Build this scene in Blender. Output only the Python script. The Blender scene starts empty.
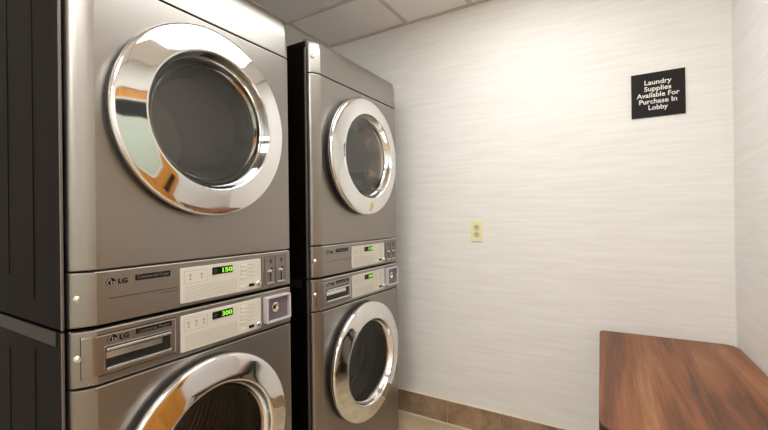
import bpy, bmesh, math, random
from mathutils import Vector, Matrix
C = bpy.context.scene.collection
PI = math.pi
random.seed(4)

# ---------------------------------------------------------------- camera, world, exposure
cam = bpy.data.cameras.new('camera')
cam.sensor_width = 36.0
cam.lens = 391.44 * 36.0 / 768.0
cam.clip_start = 0.02
cam_o = bpy.data.objects.new('camera', cam)
C.objects.link(cam_o)
F_ = Vector((0.857606, 0.514304, 0.001729))
R_ = Vector((0.514282, -0.857526, -0.012811))
U_ = Vector((0.005106, -0.011876, 0.999916))
m = Matrix(((R_.x, U_.x, -F_.x, -0.3874), (R_.y, U_.y, -F_.y, -1.0574), (R_.z, U_.z, -F_.z, 1.2389), (0, 0, 0, 1)))
cam_o.matrix_world = m
sc = bpy.context.scene
sc.camera = cam_o
sc.view_settings.view_transform = 'Standard'
sc.view_settings.look = 'None'
sc.view_settings.gamma = 1.0
sc.view_settings.use_curve_mapping = False
sc.view_settings.exposure = 0.12
LIGHT_STRENGTH = 7.6
LIGHT_COLOR = (.965, 0.995, 0.99, 1)
w = bpy.data.worlds.new('world')
sc.world = w
w.use_nodes = True
w.node_tree.nodes['Background'].inputs[0].default_value = (0.9, 0.85, 0.78, 1)
w.node_tree.nodes['Background'].inputs[1].default_value = 0.15

# ---------------------------------------------------------------- room measures
XW, YR, YF, XL, H, FZ = 1.761, -1.473, 0.90, -2.55, 2.411, 0.02
W = 0.693
SECOND = 0.822
LX0, LX1, LY0, LY1 = .13, 1.35, -.97, -.36

# ---------------------------------------------------------------- materials
def s2l(c):
    return tuple((x / 12.92 if x <= .04045 else ((x + .055) / 1.055) ** 2.4) for x in c)

def rgb(r, g, b):
    return s2l((r / 255, g / 255, b / 255)) + (1.0,)

def mat(name, col, rough=.5, metal=0.0, emit=0.0, emit_col=None, spec=.5, coat=0.0):
    mt = bpy.data.materials.new(name)
    mt.use_nodes = True
    b = mt.node_tree.nodes['Principled BSDF']
    b.inputs['Base Color'].default_value = col
    b.inputs['Roughness'].default_value = rough
    b.inputs['Metallic'].default_value = metal
    b.inputs['Specular IOR Level'].default_value = spec
    b.inputs['Coat Weight'].default_value = coat
    if emit:
        b.inputs['Emission Color'].default_value = emit_col or col
        b.inputs['Emission Strength'].default_value = emit
    return mt

def nodes(mt):
    nt = mt.node_tree
    return nt, nt.nodes['Principled BSDF']

def tex_coords(nt, scale, rot=(0, 0, 0)):
    tc = nt.nodes.new('ShaderNodeTexCoord')
    mp = nt.nodes.new('ShaderNodeMapping')
    mp.inputs['Scale'].default_value = scale
    mp.inputs['Rotation'].default_value = rot
    nt.links.new(tc.outputs['Object'], mp.inputs['Vector'])
    return mp.outputs['Vector']

def noise_mix(mt, scale, c1, c2, detail=4, nscale=5.0, lo=.35, hi=.65, bump=0.0, bdist=.001, rough=.6, distortion=0.0):
    nt, b = nodes(mt)
    v = tex_coords(nt, scale)
    n = nt.nodes.new('ShaderNodeTexNoise')
    n.inputs['Scale'].default_value = nscale
    n.inputs['Detail'].default_value = detail
    n.inputs['Roughness'].default_value = rough
    n.inputs['Distortion'].default_value = distortion
    nt.links.new(v, n.inputs['Vector'])
    r = nt.nodes.new('ShaderNodeValToRGB')
    r.color_ramp.elements[0].position = lo
    r.color_ramp.elements[1].position = hi
    r.color_ramp.elements[0].color = c1
    r.color_ramp.elements[1].color = c2
    nt.links.new(n.outputs['Fac'], r.inputs['Fac'])
    nt.links.new(r.outputs['Color'], b.inputs['Base Color'])
    if bump:
        bp = nt.nodes.new('ShaderNodeBump')
        bp.inputs['Strength'].default_value = bump
        bp.inputs['Distance'].default_value = bdist
        nt.links.new(n.outputs['Fac'], bp.inputs['Height'])
        nt.links.new(bp.outputs['Normal'], b.inputs['Normal'])
    return mt

M = {}
M['wall'] = noise_mix(mat('wallpaper', rgb(225, 218, 204), .62), (2.2, 2.2, 42), rgb(235, 231, 225), rgb(242, 239, 234),
                      detail=6, nscale=1.6, lo=.38, hi=.64, bump=.14, bdist=.0012, distortion=.5)
M['ceiling'] = noise_mix(mat('ceiling_tile', rgb(205, 196, 186), .9), (1, 1, 1), rgb(248, 243, 238), rgb(252, 248, 244),
                         nscale=90, bump=.25, bdist=.001)
M['grid'] = mat('ceiling_grid_paint', rgb(212, 202, 192), .5)
M['floor'] = noise_mix(mat('floor_tile', rgb(190, 168, 138), .35), (1, 1, 1), rgb(180, 158, 128), rgb(204, 184, 154), nscale=7, detail=8)
M['grout'] = mat('grout', rgb(170, 152, 128), .8)
M['tile'] = noise_mix(mat('brown_tile', rgb(130, 106, 84), .32), (1, 1, 1), rgb(124, 98, 76), rgb(186, 156, 126), nscale=9, detail=9, lo=.3, hi=.7)
M['caulk'] = mat('caulk', rgb(228, 212, 186), .5)
M['steel'] = mat('graphite_steel', (.33, .305, .278, 1), .30, .95)
nt, b = nodes(M['steel'])
v = tex_coords(nt, (1, 1, 1))
n_ = nt.nodes.new('ShaderNodeTexNoise')
n_.inputs['Scale'].default_value = 700
nt.links.new(v, n_.inputs['Vector'])
r_ = nt.nodes.new('ShaderNodeMapRange')
r_.inputs['To Min'].default_value = .32
r_.inputs['To Max'].default_value = .39
nt.links.new(n_.outputs['Fac'], r_.inputs['Value'])
nt.links.new(r_.outputs['Result'], b.inputs['Roughness'])
M['steel_light'] = mat('bright_trim_steel', (.85, .82, .78, 1), .3, .7)  # emblem lines, and strips that stand in for edge highlights
M['side'] = mat('dark_grey_paint', rgb(17, 11, 8), .5, 0.0, spec=.04)
M['side_edge'] = mat('grey_edge_steel', rgb(120, 112, 108), .4, .6)
M['chrome'] = mat('chrome', (.86, .86, .86, 1), .06, 1.0)
M['chrome_soft'] = mat('satin_chrome', (.80, .79, .77, 1), .16, 1.0)
M['black'] = mat('black_plastic', rgb(22, 20, 20), .4)
M['gasket'] = mat('grey_rubber', rgb(64, 60, 58), .55)
M['drum'] = mat('drum_steel', (.62, .59, .54, 1), .4, .8)
M['drum_dark'] = mat('washer_drum_steel', (.50, .46, .44, 1), .35, .85)
M['face'] = mat('silver_faceplate', rgb(214, 209, 198), .45, .1)
M['ink'] = mat('grey_ink', rgb(172, 165, 152), .6)
M['ink_dark'] = mat('dark_ink', rgb(24, 20, 19), .6, spec=.2)
M['button'] = mat('light_button', rgb(226, 220, 208), .4, .1)
M['display'] = mat('display_window', rgb(12, 14, 12), .3, spec=.2)
M['digit'] = mat('green_digits', rgb(120, 220, 40), .5, 0, .62, rgb(150, 225, 60))
M['digit_off'] = mat('unlit_digit', rgb(66, 64, 58), .5)
M['coinbox'] = mat('lilac_grey_metal', rgb(205, 198, 204), .4, .3)
M['coin'] = mat('coin_plate', (.27, .245, .225, 1), .36, .8)
M['white_print'] = mat('white_print', rgb(236, 232, 226), .5)
M['sign'] = mat('sign_black', rgb(22, 15, 14), .5, spec=.25)
M['ivory'] = mat('ivory_plastic', rgb(238, 232, 182), .35)
M['ivory_dark'] = mat('ivory_receptacle', rgb(205, 200, 160), .4)
M['slot'] = mat('slot_dark', rgb(60, 54, 44), .6)
M['table_edge'] = mat('dark_edge_band', rgb(60, 38, 28), .45)
M['table_black'] = mat('black_metal', rgb(18, 16, 16), .45)
M['door_wood'] = noise_mix(mat('door_wood', rgb(196, 130, 62), .4), (14, 14, 1.2), rgb(190, 122, 46), rgb(218, 154, 74), nscale=2.5, detail=6)
M['white_paint'] = mat('white_paint', rgb(232, 228, 220), .4)
M['frost'] = mat('frosted_pane', rgb(196, 206, 190), .25)
M['lens'] = mat('light_lens', (.9, .9, .88, 1), .5, 0, LIGHT_STRENGTH, LIGHT_COLOR)
M['lens_fill'] = mat('fill_light_lens', (.9, .9, .88, 1), .5, 0, LIGHT_STRENGTH * 2.15, LIGHT_COLOR)  # stronger lens of the added fill panels

# walnut laminate: grain runs along x
mt = M['laminate'] = mat('walnut_laminate', rgb(140, 84, 52), .42, spec=.3)
nt, b = nodes(mt)
v = tex_coords(nt, (1.0, 11.0, 1.0), (0, 0, .03))
n1 = nt.nodes.new('ShaderNodeTexNoise'); n1.inputs['Scale'].default_value = 1.3; n1.inputs['Detail'].default_value = 5
n1.inputs['Distortion'].default_value = .6
nt.links.new(v, n1.inputs['Vector'])
v2 = tex_coords(nt, (3.0, 130.0, 1.0), (0, 0, .03))
n2 = nt.nodes.new('ShaderNodeTexNoise'); n2.inputs['Scale'].default_value = 1.5; n2.inputs['Detail'].default_value = 6
nt.links.new(v2, n2.inputs['Vector'])
ra = nt.nodes.new('ShaderNodeValToRGB')
e = ra.color_ramp.elements
e[0].position = .30; e[0].color = rgb(88, 54, 36)
e[1].position = .70; e[1].color = rgb(172, 116, 76)
k = e.new(.42); k.color = rgb(116, 70, 44)
k = e.new(.50); k.color = rgb(146, 86, 52)
k = e.new(.58); k.color = rgb(152, 96, 60)
nt.links.new(n1.outputs['Fac'], ra.inputs['Fac'])
rb = nt.nodes.new('ShaderNodeMapRange')
rb.inputs['From Min'].default_value = .3; rb.inputs['From Max'].default_value = .7
rb.inputs['To Min'].default_value = .56; rb.inputs['To Max'].default_value = .98
nt.links.new(n2.outputs['Fac'], rb.inputs['Value'])
mx = nt.nodes.new('ShaderNodeVectorMath'); mx.operation = 'SCALE'
nt.links.new(ra.outputs['Color'], mx.inputs[0]); nt.links.new(rb.outputs['Result'], mx.inputs['Scale'])
nt.links.new(mx.outputs['Vector'], b.inputs['Base Color'])

def glass(name, tint, ior=1.5):
    mt = bpy.data.materials.new(name)
    mt.use_nodes = True
    nt = mt.node_tree
    nt.nodes.clear()
    out = nt.nodes.new('ShaderNodeOutputMaterial')
    mixn = nt.nodes.new('ShaderNodeMixShader')
    fr = nt.nodes.new('ShaderNodeFresnel'); fr.inputs['IOR'].default_value = ior
    tr = nt.nodes.new('ShaderNodeBsdfTransparent'); tr.inputs['Color'].default_value = tint
    gl = nt.nodes.new('ShaderNodeBsdfGlossy'); gl.inputs['Roughness'].default_value = .02
    gl.inputs['Color'].default_value = (1, 1, 1, 1)
    nt.links.new(fr.outputs[0], mixn.inputs[0])
    nt.links.new(tr.outputs[0], mixn.inputs[1])
    nt.links.new(gl.outputs[0], mixn.inputs[2])
    nt.links.new(mixn.outputs[0], out.inputs['Surface'])
    return mt

M['glass_dry'] = glass('smoked_glass', (.80, .77, .73, 1), 1.75)
M['glass_wash'] = glass('clear_dark_glass', (.74, .68, .66, 1), 1.30)

# ---------------------------------------------------------------- mesh helpers
def link(name, bm, mtl, parent=None, smooth=False, recalc=True):
    if recalc:
        bmesh.ops.recalc_face_normals(bm, faces=bm.faces)
    me = bpy.data.meshes.new(name)
    bm.to_mesh(me)
    bm.free()
    for q in (mtl if isinstance(mtl, (list, tuple)) else [mtl]):
        me.materials.append(M[q])
    if smooth:
        for p in me.polygons:
            p.use_smooth = True
        try:
            me.set_sharp_from_angle(angle=math.radians(smooth if smooth is not True else 35))
        except Exception:
            pass
    o = bpy.data.objects.new(name, me)
    C.objects.link(o)
    o.parent = parent
    if smooth:
        wn = o.modifiers.new('weighted_normal', 'WEIGHTED_NORMAL')
        wn.keep_sharp = True
        wn.weight = 80
    return o

def box(bm, x0, x1, y0, y1, z0, z1, bev=0.0, seg=2, mi=0):
    vs = [bm.verts.new((x, y, z)) for x in (x0, x1) for y in (y0, y1) for z in (z0, z1)]
    fs = [(0, 1, 3, 2), (4, 6, 7, 5), (0, 4, 5, 1), (2, 3, 7, 6), (0, 2, 6, 4), (1, 5, 7, 3)]
    faces = [bm.faces.new([vs[i] for i in f]) for f in fs]
    for f in faces:
        f.material_index = mi
    if bev:
        es = list({e for f in faces for e in f.edges})
        bmesh.ops.bevel(bm, geom=es, offset=bev, segments=seg, affect='EDGES', profile=.5)
    return faces

def bmbox(*a, **k):
    bm = bmesh.new()
    box(bm, *a, **k)
    return bm

def rrect(cx, cz, hx, hz, r, n=6):
    pts = []
    for (sx, sz, a0) in ((1, 1, 0), (-1, 1, PI / 2), (-1, -1, PI), (1, -1, 1.5 * PI)):
        for i in range(n + 1):
            a = a0 + PI / 2 * i / n
            pts.append((cx + sx * (hx - r) + r * math.cos(a), cz + sz * (hz - r) + r * math.sin(a)))
    return pts

def plate(bm, pts, y0, y1, bev=0.0, mi=0):
    """outline in x,z extruded from y0 (back) to y1 (front, smaller y) with a small front chamfer"""
    n = len(pts)
    cx = sum(p[0] for p in pts) / n
    cz = sum(p[1] for p in pts) / n
    def ring(y, s):
        out = []
        for i, (x, z) in enumerate(pts):
            dx, dz = x - cx, z - cz
            L = math.hypot(dx, dz) or 1
            out.append(bm.verts.new((x - dx / L * s, y, z - dz / L * s)))
        return out
    rs = [ring(y0, 0)]
    if bev:
        rs += [ring(y1 + bev, 0), ring(y1 + bev * .3, bev * .3), ring(y1, bev)]
    else:
        rs += [ring(y1, 0)]
    for a, b2 in zip(rs, rs[1:]):
        for i in range(n):
            f = bm.faces.new((a[i], a[(i + 1) % n], b2[(i + 1) % n], b2[i])); f.material_index = mi
    f = bm.faces.new(rs[0]); f.material_index = mi
    f = bm.faces.new(rs[-1]); f.material_index = mi

def frame_plate(bm, outer, inner, y0, y1, bev=.002, mi=0):
    """ring-shaped plate between two outlines of the same count"""
    n = len(outer)
    loops = [[bm.verts.new((x, y, z)) for x, z in o] for o, y in
             ((outer, y0), (outer, y1 + bev), (None, 0), (None, 0), (inner, y1 + bev), (inner, y0)) if o]
    oc = []
    ic = []
    for (a, b2) in zip(outer, inner):
        d = math.hypot(a[0] - b2[0], a[1] - b2[1]) or 1
        t = min(bev / d, .3)
        oc.append((a[0] + (b2[0] - a[0]) * t, a[1] + (b2[1] - a[1]) * t))
        ic.append((b2[0] + (a[0] - b2[0]) * t, b2[1] + (a[1] - b2[1]) * t))
    l2 = [bm.verts.new((x, y1, z)) for x, z in oc]
    l3 = [bm.verts.new((x, y1, z)) for x, z in ic]
    seq = [loops[0], loops[1], l2, l3, loops[2], loops[3], loops[0]]
    for a, b2 in zip(seq, seq[1:]):
        for i in range(n):
            bm.faces.new((a[i], a[(i + 1) % n], b2[(i + 1) % n], b2[i])).material_index = mi

def lathe(bm, prof, cx, cz, n=96, mi=0):
    """profile (r, y) turned about an axis along y"""
    rings = []
    for r, y in prof:
        if r < 1e-6:
            rings.append([bm.verts.new((cx, y, cz))])
        else:
            rings.append([bm.verts.new((cx + r * math.cos(2 * PI * i / n), y, cz + r * math.sin(2 * PI * i / n))) for i in range(n)])
    for a, b2 in zip(rings, rings[1:]):
        for i in range(n):
            j = (i + 1) % n
            if len(a) == 1 and len(b2) == 1:
                continue
            if len(a) == 1:
                f = bm.faces.new((a[0], b2[j], b2[i]))
            elif len(b2) == 1:
                f = bm.faces.new((a[i], a[j], b2[0]))
            else:
                f = bm.faces.new((a[i], a[j], b2[j], b2[i]))
            f.material_index = mi

def tube(bm, pts, r, n=8):
    pts = [Vector(p) for p in pts]
    rings = []
    for i, p in enumerate(pts):
        t = (pts[min(i + 1, len(pts) - 1)] - pts[max(i - 1, 0)]).normalized()
        up = Vector((0, 0, 1)) if abs(t.z) < .9 else Vector((1, 0, 0))
        a = t.cross(up).normalized()
        b2 = t.cross(a).normalized()
        rings.append([bm.verts.new(p + (a * math.cos(2 * PI * k / n) + b2 * math.sin(2 * PI * k / n)) * r) for k in range(n)])
    for a, b2 in zip(rings, rings[1:]):
        for i in range(n):
            bm.faces.new((a[i], a[(i + 1) % n], b2[(i + 1) % n], b2[i]))
    bm.faces.new(rings[0]); bm.faces.new(rings[-1])

def text(name, body, size, mtl, parent, loc, width=None, facing='y', depth=.0006, bold=0.0, align='LEFT', line=1.0, space=1.0):
    cu = bpy.data.curves.new(name, 'FONT')
    cu.body = body
    cu.size = size
    cu.extrude = depth
    cu.offset = bold
    cu.align_x = align
    cu.align_y = 'CENTER'
    cu.space_line = line
    cu.space_character = space
    cu.resolution_u = 3
    tmp = bpy.data.objects.new('tmp', cu)
    C.objects.link(tmp)
    dg = bpy.context.evaluated_depsgraph_get()
    dg.update()
    me = bpy.data.meshes.new_from_object(tmp.evaluated_get(dg))
    bpy.data.objects.remove(tmp)
    me.materials.clear()
    me.materials.append(M[mtl])
    xs = [v.co.x for v in me.vertices]
    ys = [v.co.y for v in me.vertices]
    if width:
        s = width / (max(xs) - min(xs))
        for v in me.vertices:
            v.co.x *= s
    ymid = (max(ys) + min(ys)) / 2
    for v in me.vertices:
        x, y, z = v.co
        y -= ymid
        if facing == 'y':
            v.co = (x, -z, y)
        else:
            v.co = (-z, -x, y)
    o = bpy.data.objects.new(name, me)
    C.objects.link(o)
    o.parent = parent
    o.location = loc
    return o

def thing(name, label, cat, loc, group=None):
    o = bpy.data.objects.new(name, None)
    o.empty_display_size = .1
    C.objects.link(o)
    o.location = loc
    o['label'] = label
    o['category'] = cat
    if group:
        o['group'] = group
    return o

def struct(name, bm, mtl, **k):
    o = link(name, bm, mtl, **k)
    o['kind'] = 'structure'
    return o

# ---------------------------------------------------------------- room shell
struct('floor', bmbox(XL - .1, XW + .1, YR - .25, YF + .1, FZ - .1, FZ), 'floor')
bm = bmesh.new()
for k in range(-14, 5):
    x = 1.52 + k * .305
    if XL < x < XW: box(bm, x - .002, x + .002, YR - .2, YF, FZ, FZ + .0006)
    y = -.188 + k * .305
    if YR < y < YF: box(bm, XL, XW, y - .002, y + .002, FZ, FZ + .0006)
struct('trim_3', bm, 'grout')
struct('wall_back', bmbox(XW, XW + .1, YR - .25, YF + .1, FZ, H + .12), 'wall')
struct('wall_left', bmbox(XL - .1, XL, YR - .25, YF + .1, FZ, H + .12), 'wall')
struct('wall_front', bmbox(XL, XW, YF, YF + .1, FZ, H + .12), 'wall')
bm = bmesh.new()      # ceiling tiles, open where the light panel and the added fill panels sit
xs_ = [XL, -2.31, -1.70, -1.09, -.48, .13, 1.35, XW]
for i in range(7):
    if i in (1, 3, 5):
        box(bm, xs_[i], xs_[i + 1], YR - .25, LY0, H + .008, H + .03)
        box(bm, xs_[i], xs_[i + 1], LY1, YF, H + .008, H + .03)
        box(bm, xs_[i], xs_[i + 1], LY0, LY1, H + .095, H + .10)
    else:
        box(bm, xs_[i], xs_[i + 1], YR - .25, YF, H + .008, H + .03)
struct('ceiling', bm, 'ceiling')

# door opening in the right wall
DX0, DX1, DZ = -.42, .725, 2.07
bm = bmesh.new()
box(bm, XL, DX0, YR - .1, YR, FZ, H + .12)
box(bm, DX1, XW, YR - .1, YR, FZ, H + .12)
box(bm, DX0, DX1, YR - .1, YR, DZ, H + .12)
struct('wall_right', bm, 'wall')

# ceiling grid of T bars, cells of 0.61 m
bm = bmesh.new()
for x in (1.35, .74, .13, -.48, -1.09, -1.70, -2.31):
    if x == .74:
        box(bm, x - .012, x + .012, YR - .2, LY0, H, H + .008)
        box(bm, x - .012, x + .012, LY1, YF, H, H + .008)
    else:
        box(bm, x - .012, x + .012, YR - .2, YF, H, H + .008)
for y in (.65, .04, LY1, LY0):
    box(bm, XL, XW, y - .012, y + .012, H + .0004, H + .0078)
box(bm, XW - .02, XW, YR, YF, H + .0002, H + .0079)
box(bm, XL, XW, YR, YR + .02, H + .0002, H + .0079)
struct('trim_1', bm, 'grid')

# tiled base along the back wall
bm = bmesh.new()
yy = -.188 - .301 * 5
while yy < YF:
    a, b2 = max(yy + .002, YR), min(yy + .301 - .002, YF)
    if b2 > a:
        box(bm, XW - .011, XW, a, b2, FZ + .004, .157, bev=.0015, seg=1)
    yy += .301
box(bm, XW - .0095, XW, YR, YF, FZ, .155, mi=1)
struct('baseboard_back', bm, ['tile', 'grout'])
bm = bmesh.new()
box(bm, XW - .0145, XW - .0005, YR, YF, FZ, FZ + .009)
box(bm, XW - .010, XW, YR, YF, .1572, .1595)
struct('trim_2', bm, 'caulk')
bm = bmesh.new()
box(bm, XL, DX0 - .06, YR, YR + .011, FZ, .157)
box(bm, DX1 + .04, XW - .02, YR, YR + .011, FZ, .157)
struct('baseboard_right', bm, 'tile')

# seam strip where the wallpaper turns the corner
struct('trim_4', bmbox(XW - .0025, XW, YR, YR + .004, .16, H), 'white_paint')

# door beside the table with a glazed upper light
d = bpy.data.objects.new('door_1', None); C.objects.link(d); d['kind'] = 'structure'
d.location = (DX0, YR, FZ)
DW = DX1 - DX0
def dbx(name, x0, x1, y0, y1, z0, z1, mt_, bev=.002, par=d):
    return link(name, bmbox(x0, x1, y0, y1, z0, z1, bev=bev, seg=1), mt_, par)
bm = bmesh.new()
box(bm, -.05, 0, -.09, .012, 0, DZ - FZ + .05)
box(bm, DW, DW + .03, -.09, .012, 0, DZ - FZ + .05)
box(bm, 0, DW, -.09, .012, DZ - FZ, DZ - FZ + .05)
link('door_frame', bm, 'white_paint', d)
bm = bmesh.new()
PX0, PX1, PZ0, PZ1 = .16, DW - .25, 1.08 - FZ, DZ - FZ - .14
box(bm, .003, PX0, -.05, -.008, .008, DZ - FZ - .003)
box(bm, PX1, DW - .003, -.05, -.008, .008, DZ - FZ - .003)
box(bm, PX0, PX1, -.05, -.008, .008, PZ0)
box(bm, PX0, PX1, -.05, -.008, PZ1, DZ - FZ - .003)
link('door_leaf', bm, 'door_wood', d)
bm = bmesh.new()
frame_plate(bm, rrect((PX0 + PX1) / 2, (PZ0 + PZ1) / 2, (PX1 - PX0) / 2 + .018, (PZ1 - PZ0) / 2 + .018, .004, 2),
            rrect((PX0 + PX1) / 2, (PZ0 + PZ1) / 2, (PX1 - PX0) / 2 - .006, (PZ1 - PZ0) / 2 - .006, .002, 2), -.01, .006, 0)
for v_ in bm.verts:      # frame_plate faces -y, this one faces +y
    pass
link('glazing_frame', bm, 'white_paint', d)
dbx('pane', PX0, PX1, -.034, -.026, PZ0, PZ1 - .20, 'frost', 0)
dbx('dark_pane', PX0, PX1, -.034, -.026, PZ1 - .20, PZ1, 'black', 0)
hd = link('door_handle', bmbox(DW - .12, DW - .060, -.008, .004, .86, 1.06, bev=.003), 'black', d)
bm = bmesh.new()
tube(bm, [(DW - .09, .0, .94), (DW - .09, .05, .94), (DW - .11, .058, .94), (DW - .20, .058, .94)], .009)
link('lever', bm, 'black', hd)

# ---------------------------------------------------------------- ceiling light (recessed lens panel), added fill panels
def ceiling_light(x0, x1, label, lens='lens'):
    t = thing('ceiling_light', label, 'ceiling light', ((x0 + x1) / 2, (LY0 + LY1) / 2, H))
    hx, hy = (x1 - x0) / 2 - .013, (LY1 - LY0) / 2 - .013
    link('lens', bmbox(-hx + .02, hx - .02, -hy + .02, hy - .02, -.012 if lens == 'lens' else -.055, .002, bev=.004), lens, t)
    bm = bmesh.new()
    box(bm, -hx, hx, -hy, -hy + .02, -.005, .006)
    box(bm, -hx, hx, hy - .02, hy, -.005, .006)
    box(bm, -hx, -hx + .02, -hy + .02, hy - .02, -.005, .006)
    box(bm, hx - .02, hx, -hy + .02, hy - .02, -.005, .006)
    link('light_frame', bm, 'white_paint', t)
    return t

ceiling_light(LX0, LX1, 'long rectangular ceiling light panel between the machines and the table')
ceiling_light(-1.09, -.48, 'added square fill light panel just behind the camera position', 'lens_fill')  # unseen panel added as fill for the lower wall and ceiling
ceiling_light(-2.31, -1.70, 'added square fill light panel farthest behind the camera position', 'lens_fill')  # second added fill panel, evens out the light on the back wall

# ---------------------------------------------------------------- laundry machines
BEV = .055
DEEP = .033
def plan():
    """front outline in plan (x, y): rounded left edge, flat front, small right edge"""
    pts = [(.0095, .056), (.0100, .034), (.0110, .0275), (.0130, .0230), (.0165, .0190), (.0210, .0157), (.0265, .0125), (.0320, .0098),
           (.0380, .0066), (.0460, .0030), (BEV, 0.0), (BEV + .0001, 0.0)]
    pts += [(W - .016, 0.0), (W - .0159, 0.0), (W - .007, .0015), (W - .002, .006), (W, .014), (W, .056)]
    return pts

def slab(z0, z1, bev=.004, hole=None, lift=0.0, top_round=0.0, n=64, bulge=0.0):
    """a front panel piece following the plan outline, with softened top and bottom edges and an optional round hole"""
    bm = bmesh.new()
    P = plan()
    flat = (len(P) - 7, )
    rows = [(z0, bev), (z0 + bev * .3, bev * .3), (z0 + bev, 0)]
    if bulge:
        for i in range(1, 6):
            s = i / 6
            rows.append((z0 + bev + (z1 - z0 - 2 * bev) * s, -bulge * math.sin(PI * s)))
    if top_round:
        h = z1 - z0 - bev
        for a in (.25, .5, .6, .7, .76, .82, .88, .94, 1.0):
            rows.append((z0 + bev + h * a if a < .7 else z0 + bev + h * (.7 + .3 * math.sin((a - .7) / .3 * PI / 2)), top_round * (.15 * a + .85 * max(0, (a - .55) / .45) ** 2.2)))
    else:
        rows += [(z1 - bev, 0), (z1 - bev * .3, bev * .3), (z1, bev)]
    G = []
    for (z, o) in rows:
        row = []
        for i, (x, y) in enumerate(P):
            yy = y + o - lift if y < .055 else y
            xx = x
            if top_round and o > 0:
                f_ = o / top_round
                if i < 9: xx = x + .003 * f_
                if i > len(P) - 6: xx = x - .007 * f_
            row.append(bm.verts.new((xx, yy, z)))
        G.append(row)
    fi = None
    for i, (x, y) in enumerate(P):
        if abs(x - (BEV + .0001)) < 1e-6:
            fi = i
    for r in range(len(G) - 1):
        for c in range(len(P) - 1):
            if hole and c == fi and abs(rows[r][0] - (z0 + bev)) < 1e-6 and r + 1 < len(G) and abs(rows[r + 1][0] - (z1 - bev)) < 1e-6:
                continue
            bm.faces.new((G[r][c], G[r][c + 1], G[r + 1][c + 1], G[r + 1][c]))
    bm.faces.new(G[0]); bm.faces.new(G[-1])
    if hole:
        cx, cz, R = hole
        x0, x1, a0, a1 = BEV + .0001, W - .016, z0 + bev, z1 - bev
        angs = sorted([2 * PI * i / n for i in range(n)] + [math.atan2(zz - cz, xx - cx) % (2 * PI) for xx in (x0, x1) for zz in (a0, a1)])
        inn, out = [], []
        for a in angs:
            c_, s_ = math.cos(a), math.sin(a)
            ts = []
            if c_ > 1e-9: ts.append((x1 - cx) / c_)
            if c_ < -1e-9: ts.append((x0 - cx) / c_)
            if s_ > 1e-9: ts.append((a1 - cz) / s_)
            if s_ < -1e-9: ts.append((a0 - cz) / s_)
            t_ = min(ts)
            out.append(bm.verts.new((cx + c_ * t_, -lift, cz + s_ * t_)))
            inn.append(bm.verts.new((cx + c_ * R, -lift, cz + s_ * R)))
        bk = [bm.verts.new((v_.co.x, .05, v_.co.z)) for v_ in inn]
        k_ = len(angs)
        for i in range(k_):
            j = (i + 1) % k_
            bm.faces.new((inn[i], inn[j], out[j], out[i]))
            bm.faces.new((bk[i], bk[j], inn[j], inn[i]))
    bmesh.ops.remove_doubles(bm, verts=bm.verts, dist=.00002)
    return bm

def cabinet(root, z0, z1, feet=False):
    """painted body: open-fronted box with pressed side panels"""
    bm = bmesh.new()
    y0, y1 = .036, .76
    t_ = .004
    for (a, b2) in ((0.0, t_), (W - t_ - .001, W - .001)):
        box(bm, a, b2, y0, y1, z0, z1)
    box(bm, t_ + .001, W - t_ - .001, y1 - t_, y1, z0, z1)
    box(bm, t_ + .001, W - t_ - .001, y0, y1 - t_, z0, z0 + t_)
    box(bm, t_ + .001, W - t_ - .001, y0, y1 - t_, z1 - t_, z1)
    c = link('cabinet', bm, 'side', root)
    # pressed outline on the visible flank
    bm = bmesh.new()
    ya, yb, za, zb = .19, .70, z0 + .06, z1 - .06
    for (q0, q1) in (((ya, ya + .004), (za, zb)), ((.36, .364), (za + .05, zb - .02))):
        box(bm, -.0015, .0015, q0[0], q0[1], q1[0], q1[1], bev=.001, seg=1)
    pts = []
    for (cy, cz, a0) in ((.40, zb - .04, PI / 2), ):
        pass
    link('pressed_rib', bm, 'side', c)
    bm = bmesh.new()
    box(bm, -.0015, .003, .0335, .0390, z0, z1)
    link('edge_strip', bm, 'side_edge', c)
    return c

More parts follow.
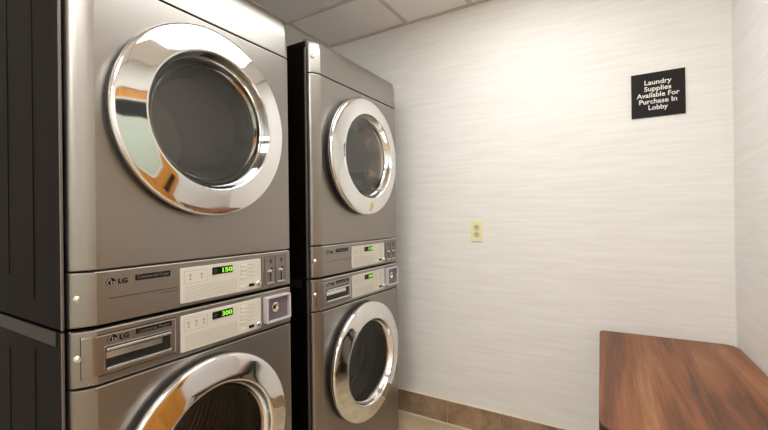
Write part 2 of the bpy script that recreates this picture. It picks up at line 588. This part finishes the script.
def ring_door(root, cx, cz, kind):
    """round porthole door: black back rim, chrome bezel, glass bowl"""
    bm = bmesh.new()
    lathe(bm, [(.205, .012), (.272, .006), (.2745, -.004), (.2745, -.018), (.268, -.022), (.205, -.022)], cx, cz)
    d_ = link('door', bm, 'black', root, smooth=30)
    prof = [(.2680, -.016), (.2735, -.020), (.2760, -.026), (.2757, -.0315), (.2740, -.0360), (.2710, -.0393), (.2665, -.0415),
            (.2550, -.0440), (.2350, -.0482), (.2180, -.0518), (.2035, -.0549), (.1990, -.0550), (.1965, -.0530)]
    if kind == 'dry':
        prof += [(.1935, -.0400), (.1890, -.0260), (.1850, -.0180), (.1780, -.0120), (.1700, -.0090)]
    else:
        prof += [(.1940, -.0490), (.1915, -.0400), (.1875, -.0300), (.1820, -.0240), (.1760, -.0220)]
    bm = bmesh.new()
    lathe(bm, prof, cx, cz, 128)
    link('chrome_ring', bm, 'chrome', d_, smooth=40)
    bm = bmesh.new()
    if kind == 'dry':
        gp = [(.1860, -.0200), (.172, -.0206), (.13, -.0216), (.09, -.0224), (.045, -.0229), (0, -.0230)]
        lathe(bm, gp, cx, cz, 96)
    else:
        gp = [(.1830, -.0265), (.172, -.0245), (.150, -.022), (.12, -.0195), (.08, -.0175), (.04, -.0165), (0, -.016)]
        lathe(bm, gp, cx, cz, 96)
    bm.normal_update()
    if sum(f.normal.y for f in bm.faces) > 0:
        bmesh.ops.reverse_faces(bm, faces=bm.faces)
    link('door_glass', bm, 'glass_' + kind, d_, smooth=60, recalc=False)
    # inner works seen through the glass
    if kind == 'dry':
        bm = bmesh.new()
        lathe(bm, [(.200, .052), (.200, .075), (.255, .085), (.262, .10), (.262, .52), (.25, .535), (.10, .54), (0, .54)], cx, cz, 72)
        dr = link('drum', bm, 'drum', root, smooth=40)
        for a in (PI / 2 + .3, PI / 2 + .3 + 2 * PI / 3, PI / 2 + .3 + 4 * PI / 3):
            px, pz = cx + .245 * math.cos(a), cz + .245 * math.sin(a)
            bm = bmesh.new()
            tube(bm, [(px, .13, pz), (px, .50, pz)], .028, 10)
            link('baffle', bm, 'drum', dr, smooth=40)
        bm = bmesh.new()
        lathe(bm, [(.172, -.010), (.172, .02), (.150, .05), (.146, .052), (.142, .048), (.160, .01), (.166, -.010)], cx, cz, 72)
        link('inner_ring', bm, 'chrome_soft', d_, smooth=40)
    else:
        bm = bmesh.new()
        lathe(bm, [(.20, .052), (.19, .06), (.178, .075), (.172, .10), (.180, .115), (.20, .12), (.25, .13)], cx, cz, 72)
        link('door_gasket', bm, 'gasket', root, smooth=50)
        bm = bmesh.new()
        pr = [(.215, .135), (.222, .128), (.252, .145)]
        for i in range(12):
            pr += [(.252, .16 + i * .026), (.248, .172 + i * .026)]
        pr += [(.25, .48), (.23, .50), (.20, .505), (.12, .49), (.10, .50), (.05, .505), (0, .505)]
        lathe(bm, pr, cx, cz, 72)
        dr = link('drum', bm, 'drum_dark', root, smooth=25)
        for a in (PI / 2 - .5, PI / 2 - .5 + 2 * PI / 3, PI / 2 - .5 + 4 * PI / 3):
            px, pz = cx + .235 * math.cos(a), cz + .235 * math.sin(a)
            bm = bmesh.new()
            tube(bm, [(px, .15, pz), (px, .47, pz)], .03, 10)
            link('baffle', bm, 'drum_dark', dr, smooth=40)
    return d_

def lg_mark(root, x, z, r):
    bm = bmesh.new()
    lathe(bm, [(r, .0), (r, -.0008), (0, -.0008)], x, z, 28)
    e_ = link('emblem', bm, 'ink_dark', root)
    bm = bmesh.new()
    y = -.0014
    def seg(pts, wd):
        for (p, q) in zip(pts, pts[1:]):
            dx, dz = q[0] - p[0], q[1] - p[1]
            L = math.hypot(dx, dz) or 1
            nx, nz = -dz / L * wd, dx / L * wd
            vs = [bm.verts.new((x + r * (p[0] + s * nx), y, z + r * (p[1] + s * nz))) for s in (1, -1)] + \
                 [bm.verts.new((x + r * (q[0] + s * nx), y, z + r * (q[1] + s * nz))) for s in (-1, 1)]
            bm.faces.new(vs)
    arc = [(.78 * math.cos(a), .78 * math.sin(a)) for a in [PI / 2 + i * (1.5 * PI) / 20 for i in range(21)]]
    seg(arc + [(.25, 0)], .06)
    seg([(0, .45), (0, -.42), (.28, -.42)], .06)
    seg([(-.42, .40), (-.30, .40)], .09)
    link('emblem_line', bm, 'steel_light', e_)
    text('wordmark', 'LG', .0165, 'ink_dark', root, (x + r * 1.45, -.0006, z), width=.0215, bold=.0006)

def face_panel(root, x0, x1, z0, z1, kind):
    """silver faceplate with icons, price display, programme buttons, start button"""
    cx, cz, hx, hz = (x0 + x1) / 2, (z0 + z1) / 2, (x1 - x0) / 2, (z1 - z0) / 2
    bm = bmesh.new()
    plate(bm, rrect(cx, cz, hx, hz, .003, 3), .0, -.0045, .0015)
    f = link('faceplate', bm, 'face', root)
    y = -.0047
    k_ = 2 if kind == 'dry' else 3
    # icons and printed lines
    bm = bmesh.new()
    def ln(a, b2, c_, d2):
        box(bm, a, b2, y - .0002, y + .0003, c_, d2)
    ix0, ix1 = x0 + .010, x0 + .082
    iz0, iz1 = z1 - .046, z1 - .010
    ln(ix0, ix1, iz1 - .0008, iz1); ln(ix0, ix1, iz0, iz0 + .0008); ln(ix0, ix0 + .0008, iz0, iz1); ln(ix1 - .0008, ix1, iz0, iz1)
    for i in range(k_):
        c_ = ix0 + (ix1 - ix0) * (i + .5) / k_
        ln(c_ - .004, c_ + .004, iz0 + .010, iz0 + .013)
        ln(c_ - .0015, c_ + .0015, iz0 + .013, iz0 + .022)
        ln(c_ - .005, c_ + .005, iz0 + .022, iz0 + .026)
    for i in range(7):
        zz = z0 + .008 + i * .0058
        if zz < iz0 - .004:
            ln(ix0, x0 + .175 + (.01 if i % 2 else 0), zz, zz + .0012)
    ln(x0 + .182, x0 + .1828, z0 + .010, iz0 - .002)
    for i in range(5 if kind == 'wash' else 4):
        zz = z1 - .016 - i * .0125
        ln(x0 + .232, x0 + .256, zz, zz + .0014)
    link('printed_lines', bm, 'ink', f)
    # display
    dx0, dx1 = x0 + .098, x0 + .170
    dz0, dz1 = z1 - .031, z1 - .009
    ds = link('display', bmbox(dx0, dx1, y - .0016, y, dz0, dz1, bev=.0005, seg=1), 'display', f)
    text('digits', '150' if kind == 'dry' else '300', .0185, 'digit', ds, (dx1 - .022, y - .0022, (dz0 + dz1) / 2), width=.036, bold=.0005, align='CENTER', depth=.0003)
    text('unlit_segments', '8', .016, 'digit_off', ds, (dx0 + .010, y - .0022, (dz0 + dz1) / 2), width=.010, align='CENTER', depth=.0003)
    for i in range(5 if kind == 'wash' else 4):
        zz = z1 - .0155 - i * .0125
        bm = bmesh.new()
        plate(bm, rrect(x0 + .212, zz, .0125, .0038, .0035, 4), y, y - .003, .001)
        link('button', bm, 'button', f)
    bm = bmesh.new()
    lathe(bm, [(.0115, y + .001), (.0115, y - .005), (.009, y - .008), (.004, y - .009), (0, y - .009)], x1 - .014, z0 + .016, 24)
    link('start_button', bm, 'chrome_soft', f, smooth=40)
    link('start_label', bmbox(x1 - .052, x1 - .030, y - .0008, y, z0 + .010, z0 + .020), 'ink_dark', f)
    bm = bmesh.new()
    plate(bm, rrect(x0 + .212, z0 + .014, .0125, .0038, .0035, 4), y, y - .002, .001)
    link('button', bm, 'button', f)
    return f

def screw(root, x, y, z, par=None):
    bm = bmesh.new()
    lathe(bm, [(.0085, .002), (.0085, -.001), (.0060, -.0035), (.002, -.0045), (0, -.0045)], 0, 0, 20)
    box(bm, -.004, .004, -.0050, -.0040, -.0006, .0006)
    o = link('screw', bm, 'chrome_soft', root, smooth=40)
    o.location = (x, y, z)
    o.rotation_euler = (0, 0, -.75)
    return o

def make_dryer():
    r = thing('dryer', '', 'dryer', (0, 0, .983))
    h = .983
    cabinet(r, .002, h - .035)
    # control band, drum front, top hood
    link('front_panel', slab(.1357, .8455, .004, hole=(.347, .537, .20)), 'steel', r, smooth=30)
    cp = link('control_panel', slab(.004, .1325, .006, bulge=0), 'steel', r, smooth=30)
    tp = link('top_hood', slab(.849, h + .007, .003, top_round=.022), 'steel', r, smooth=35)
    bm = bmesh.new()
    box(bm, 0.004, W - .004, .040, .755, h - .033, h - .002, bev=.006)
    link('top_panel', bm, 'side', r)
    for nm, zz in (('edge_highlight', .1305),):  # bright strip paints the highlight along the panel's top bevel
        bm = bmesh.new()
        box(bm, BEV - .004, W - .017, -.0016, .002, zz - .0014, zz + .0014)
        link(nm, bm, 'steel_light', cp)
    ring_door(r, .347, .537, 'dry')
    lg_mark(r, .085, .103, .0105)
    bm = bmesh.new()
    plate(bm, rrect(.186, .106, .045, .0075, .001, 2), 0, -.0012)
    np_ = link('nameplate', bm, 'ink_dark', r)
    text('nameplate_lettering', 'Commercial Dryer', .0125, 'coin', np_, (.186, -.0016, .106), width=.082, align='CENTER', depth=.0003)
    bm = bmesh.new()
    box(bm, .082, .252, -.0018, .0, .0640, .0652)
    box(bm, .205, .252, -.0018, .0, .0560, .0570)
    link('groove_line', bm, 'side_edge_dark', cp)
    face_panel(r, .259, .545, .016, .115, 'dry')
    # coin slide plate
    bm = bmesh.new()
    frame_plate(bm, rrect(.6095, .069, .0575, .0535, .004, 4), rrect(.6095, .069, .0530, .0490, .003, 4), 0, -.004, .001)
    cf = link('coin_plate', bm, 'steel', r)
    link('coin_back', bmbox(.556, .663, -.0008, .0004, .019, .119), 'coin', cf)
    for q in (.584, .634):
        bm = bmesh.new()
        plate(bm, rrect(q, .068, .020, .044, .003, 3), -.0005, -.0035, .001)
        cs = link('coin_slide', bm, 'coin', cf)
        bm = bmesh.new()
        box(bm, q + .003, q + .007, -.0045, -.003, .030, .060)
        box(bm, q + .006, q + .014, -.0045, -.003, .062, .078)
        box(bm, q + .003, q + .008, -.0045, -.003, .094, .108)
        link('coin_slot', bm, 'ink_dark', cs)
        link('slide_tab', bmbox(q - .018, q + .004, -.014, -.003, .064, .073, bev=.002), 'chrome_soft', cs)
        link('slide_ledge', bmbox(q - .016, q + .016, -.010, -.003, .022, .029, bev=.002), 'chrome_soft', cs)
    screw(r, .0205, .0150, .072)
    screw(r, .0235, .0150, .915)
    # vent lines on the flank near the top
    return r

def make_washer():
    r = thing('washer', '', 'washer', (0, 0, FZ))
    h = .963 - .004
    z0 = .04
    cabinet(r, z0, h)
    link('front_panel', slab(z0, .8235, .004, hole=(.347, .536, .20)), 'steel', r, smooth=30)
    cp = link('control_panel', slab(.8275, h, .006, bulge=0), 'steel', r, smooth=30)
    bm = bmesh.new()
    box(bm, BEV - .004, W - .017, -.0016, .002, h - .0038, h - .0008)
    link('edge_highlight', bm, 'steel_light', cp)  # highlight on the upper bevel, made as a bright strip
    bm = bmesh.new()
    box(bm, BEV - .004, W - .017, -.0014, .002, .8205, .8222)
    link('edge_highlight', bm, 'steel_light', r)  # bright strip in place of the glint along the lower seam
    # joint strip between the stacked machines
    bm = bmesh.new()
    box(bm, -.002, .001, .066, .75, h - .035, h - .001)
    link('joint_strip', bm, 'side_edge_dark', r)
    ring_door(r, .347, .534, 'wash')
    # detergent drawer with rounded outline
    bm = bmesh.new()
    # the plate wraps the rounded left edge
    prof = [(.026, .0125 + .001), (.030, .0105), (.042, .0052), (BEV, -.0012), (.243, -.0012)]
    za, zb = .848, .944
    rows_ = []
    for k_, (x, y) in enumerate(prof):
        rows_.append((x, y))
    def vrow(z, off, ins):
        out = []
        for k_, (x, y) in enumerate(rows_):
            xx = x
            if k_ == 0: xx = x + ins
            if k_ == len(rows_) - 1: xx = x - ins
            out.append(bm.verts.new((xx, y - off, z)))
        return out
    R0 = [vrow(za, -.002, .004), vrow(za + .0015, .0012, .002), vrow(za + .004, .0022, 0), vrow(zb - .004, .0022, 0), vrow(zb - .0015, .0012, .002), vrow(zb, -.002, .004)]
    for a, b2 in zip(R0, R0[1:]):
        for i in range(len(a) - 1):
            bm.faces.new((a[i], a[i + 1], b2[i + 1], b2[i]))
    dw = link('detergent_drawer', bm, 'steel', r, smooth=30)
    # dark outline gap
    bm = bmesh.new()
    for (x0, y0, x1, y1) in ((.0248, .0140, .0262, .0130),):
        vs = [bm.verts.new(p) for p in ((x0, y0 - .0022, za - .002), (x1, y1 - .0022, za - .002), (x1, y1 - .0022, zb + .002), (x0, y0 - .0022, zb + .002))]
        bm.faces.new(vs)
    box(bm, .2436, .2450, -.0012, .001, za, zb)
    box(bm, BEV, .2456, -.0010, .001, zb, zb + .0016)
    box(bm, BEV, .2456, -.0010, .001, za - .0016, za)
    link('drawer_gap', bm, 'black', dw)
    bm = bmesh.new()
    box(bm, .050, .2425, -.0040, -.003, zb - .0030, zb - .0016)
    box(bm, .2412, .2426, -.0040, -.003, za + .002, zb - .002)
    link('edge_highlight', bm, 'steel_light', dw)  # highlights on the drawer's edges, put in as bright strips
    # handle recess: dark slot with bright bars
    bm = bmesh.new()
    frame_plate(bm, rrect(.149, .886, .0815, .030, .003, 3), rrect(.149, .886, .0785, .0270, .002, 3), -.002, -.0048, .001)
    hr = link('drawer_handle', bm, 'steel', dw)
    link('handle_recess', bmbox(.0695, .2285, -.0042, -.0030, .858, .914), 'black', hr)
    bm = bmesh.new()
    box(bm, .0710, .2275, -.0090, -.0035, .9040, .9105, bev=.0015)
    box(bm, .0710, .2275, -.0100, -.0035, .8590, .8655, bev=.0015)
    box(bm, .0710, .2050, -.0052, -.0035, .8860, .9010)
    link('handle_bar', bm, 'chrome_soft', hr)
    lg_mark(r, .085, .930, .0105)
    for o in list(r.children):
        if o.name.startswith(('emblem', 'wordmark')):
            o.location.y -= .0034
    bm = bmesh.new()
    plate(bm, rrect(.185, .933, .046, .0065, .001, 2), -.002, -.0044)
    np_ = link('nameplate', bm, 'ink_dark', r)
    text('nameplate_lettering', 'Commercial Washer', .012, 'coin', np_, (.185, -.0048, .933), width=.081, align='CENTER', depth=.0003)
    bm = bmesh.new()
    box(bm, .155, .225, -.0038, -.003, .9165, .9178)
    link('printed_line', bm, 'ink_dark', dw)
    face_panel(r, .258, .543, .8415, .9435, 'wash')
    # projecting coin box
    bm = bmesh.new()
    frame_plate(bm, rrect(.6135, .896, .0565, .0455, .004, 3), rrect(.6135, .896, .0500, .0390, .003, 3), 0, -.021, .002)
    cb = link('coin_box', bm, 'coinbox', r)
    link('coin_box_back', bmbox(.566, .664, -.008, .0, .862, .938), 'coinbox_in', cb)
    bm = bmesh.new()
    lathe(bm, [(.017, -.007), (.017, -.014), (.014, -.016), (.011, -.014), (.011, -.010), (0, -.010)], .600, .901, 28)
    link('coin_lock', bm, 'chrome_soft', cb, smooth=40)
    bm = bmesh.new()
    box(bm, .597, .603, -.0115, -.0095, .896, .906)
    link('key_slot', bm, 'ink_dark', cb)
    screw(r, .0200, .0150, .897)
    bm = bmesh.new()
    lathe(bm, [(.003, .002), (.003, -.001), (0, -.002)], 0, 0, 10)
    o = link('rivet', bm, 'chrome_soft', r, smooth=40); o.location = (.040, .0035, .8345)
    for (fx, fy) in ((.06, .10), (W - .06, .10), (.06, .70), (W - .06, .70)):
        bm = bmesh.new()
        bmesh.ops.create_cone(bm, cap_ends=True, segments=20, radius1=.026, radius2=.020, depth=.041)
        o = link('foot', bm, 'black', r); o.location = (fx, fy, .0205)
    return r

M['side_edge_dark'] = mat('brown_grey_strip', rgb(33, 25, 21), .55, 0)
M['coinbox_in'] = mat('lilac_grey_recess', rgb(130, 122, 130), .4, .4)

def copy_tree(o, parent=None):
    c = o.copy()
    C.objects.link(c)
    if parent is not None:
        c.parent = parent
    for ch in o.children:
        copy_tree(ch, c)
    return c

GR_D, GR_W = 'dryers on top of the stacks', 'washers at the bottom of the stacks'
dryer = make_dryer()
dryer['label'] = 'large graphite-steel dryer nearest the camera, on top of the left stack'
dryer['group'] = GR_D
dryer.location.x = 0
d2 = copy_tree(dryer)
d2.location.x = SECOND
d2['label'] = 'graphite-steel dryer on top of the stack nearer the back wall, its whole top in view'
washer = make_washer()
washer['label'] = 'graphite-steel washer nearest the camera, under the left dryer, door cut off by the photo edge'
washer['group'] = GR_W
w2 = copy_tree(washer)
w2.location.x = SECOND
w2['label'] = 'graphite-steel washer at the bottom of the stack nearer the back wall'

# ---------------------------------------------------------------- sign, outlet
t = thing('sign', 'square black plastic sign with white laundry supplies lettering on the back wall', 'sign', (XW, -1.2135, 1.77))
link('sign_plate', bmbox(-.006, 0, -.100, .100, -.100, .100, bev=.001, seg=1), 'sign', t)
for i, s in enumerate(('Laundry', 'Supplies', 'Available For', 'Purchase In', 'Lobby')):
    wd = {'Laundry': .100, 'Supplies': .100, 'Available For': .158, 'Purchase In': .140, 'Lobby': .072}[s]
    text('sign_lettering', s, .0295, 'white_print', t, (-.0066, 0, .056 - i * .0285 + (-.003 if s in ('Laundry', 'Supplies', 'Lobby') else 0)),
         width=wd, facing='x', bold=.0005, align='CENTER')

t = thing('wall_outlet', 'ivory duplex power outlet on the pale papered wall', 'power outlet', (XW, -.375, 1.146))
bm = bmesh.new()
box(bm, -.006, 0, -.033, .033, -.058, .058, bev=.003, seg=2)
link('cover_plate', bm, 'ivory', t, smooth=30)
for s in (1, -1):
    bm = bmesh.new()
    bmesh.ops.create_cone(bm, cap_ends=True, segments=28, radius1=.0165, radius2=.0165, depth=.004, matrix=Matrix.Translation((-.0065, 0, s * .0195)) @ Matrix.Rotation(PI / 2, 4, 'Y'))
    rc = link('receptacle', bm, 'ivory_dark', t)
    bm = bmesh.new()
    box(bm, -.0092, -.0080, .004, .0065, s * .0195 + .000, s * .0195 + .009)
    box(bm, -.0092, -.0080, -.0065, -.004, s * .0195 + .000, s * .0195 + .009)
    box(bm, -.0092, -.0080, -.0022, .0022, s * .0195 - .010, s * .0195 - .006)
    link('slot', bm, 'slot', rc)
bm = bmesh.new()
bmesh.ops.create_uvsphere(bm, u_segments=12, v_segments=6, radius=.003, matrix=Matrix.Translation((-.006, 0, 0)))
link('cover_screw', bm, 'ivory_dark', t)

# ---------------------------------------------------------------- table
TX0, TX1, TY0, TY1, TZ = .775, 1.752, -1.469, -.972, .683
t = thing('table', 'dark walnut-look laminate table with rounded corners in the room corner', 'table', ((TX0 + TX1) / 2, (TY0 + TY1) / 2, FZ))
tz = TZ - FZ
hx, hy = (TX1 - TX0) / 2, (TY1 - TY0) / 2
def table_outline(ins=0.0):
    pts = []
    for (sx, sy, a0, rr) in ((1, 1, 0, .022), (-1, 1, PI / 2, .055), (-1, -1, PI, .055), (1, -1, 1.5 * PI, .05)):
        rr_ = rr - ins
        for i in range(9):
            a = a0 + PI / 2 * i / 8
            pts.append((sx * (hx - rr) + rr_ * math.cos(a), sy * (hy - rr) + rr_ * math.sin(a)))
    return pts
def slabz(bm, rows, mi=0, cap=True):
    L = [[bm.verts.new((x, y, z)) for x, y in table_outline(i_)] for (z, i_) in rows]
    n = len(L[0])
    for a, b2 in zip(L, L[1:]):
        for i in range(n):
            bm.faces.new((a[i], a[(i + 1) % n], b2[(i + 1) % n], b2[i]))
    bm.faces.new(L[0]); bm.faces.new(L[-1])
bm = bmesh.new()
slabz(bm, [(tz - .004, .0015), (tz - .0012, .0015), (tz, .003)])
top = link('tabletop', bm, 'laminate', t)
bm = bmesh.new()
slabz(bm, [(tz - .030, .002), (tz - .028, 0), (tz - .004, 0), (tz - .0025, .0012)])
link('edge_band', bm, 'table_edge', top)
bm = bmesh.new()
box(bm, -hx + .06, hx - .06, hy - .075, hy - .045, tz - .075, tz - .030)
box(bm, -hx + .06, hx - .06, -hy + .045, -hy + .075, tz - .075, tz - .030)
box(bm, -hx + .06, -hx + .09, -hy + .075, hy - .075, tz - .075, tz - .030)
box(bm, hx - .09, hx - .06, -hy + .075, hy - .075, tz - .075, tz - .030)
link('apron', bm, 'table_black', t)
for (sx, sy) in ((1, 1), (1, -1), (-1, 1), (-1, -1)):
    cx, cy = sx * (hx - .075), sy * (hy - .06)
    link('leg', bmbox(cx - .015, cx + .015, cy - .015, cy + .015, 0, tz - .030, bev=.003), 'table_black', t)

# the right wall is not quite square to the machines: swing it and what is fixed to it about the room corner
SW = Matrix.Translation((XW, YR, 0)) @ Matrix.Rotation(math.radians(2.0), 4, 'Z') @ Matrix.Translation((-XW, -YR, 0))
bpy.context.view_layer.update()
for o in list(C.objects):
    if o.parent is None and o.name in ('wall_right', 'baseboard_right', 'door_1', 'table'):
        o.matrix_world = SW @ o.matrix_world
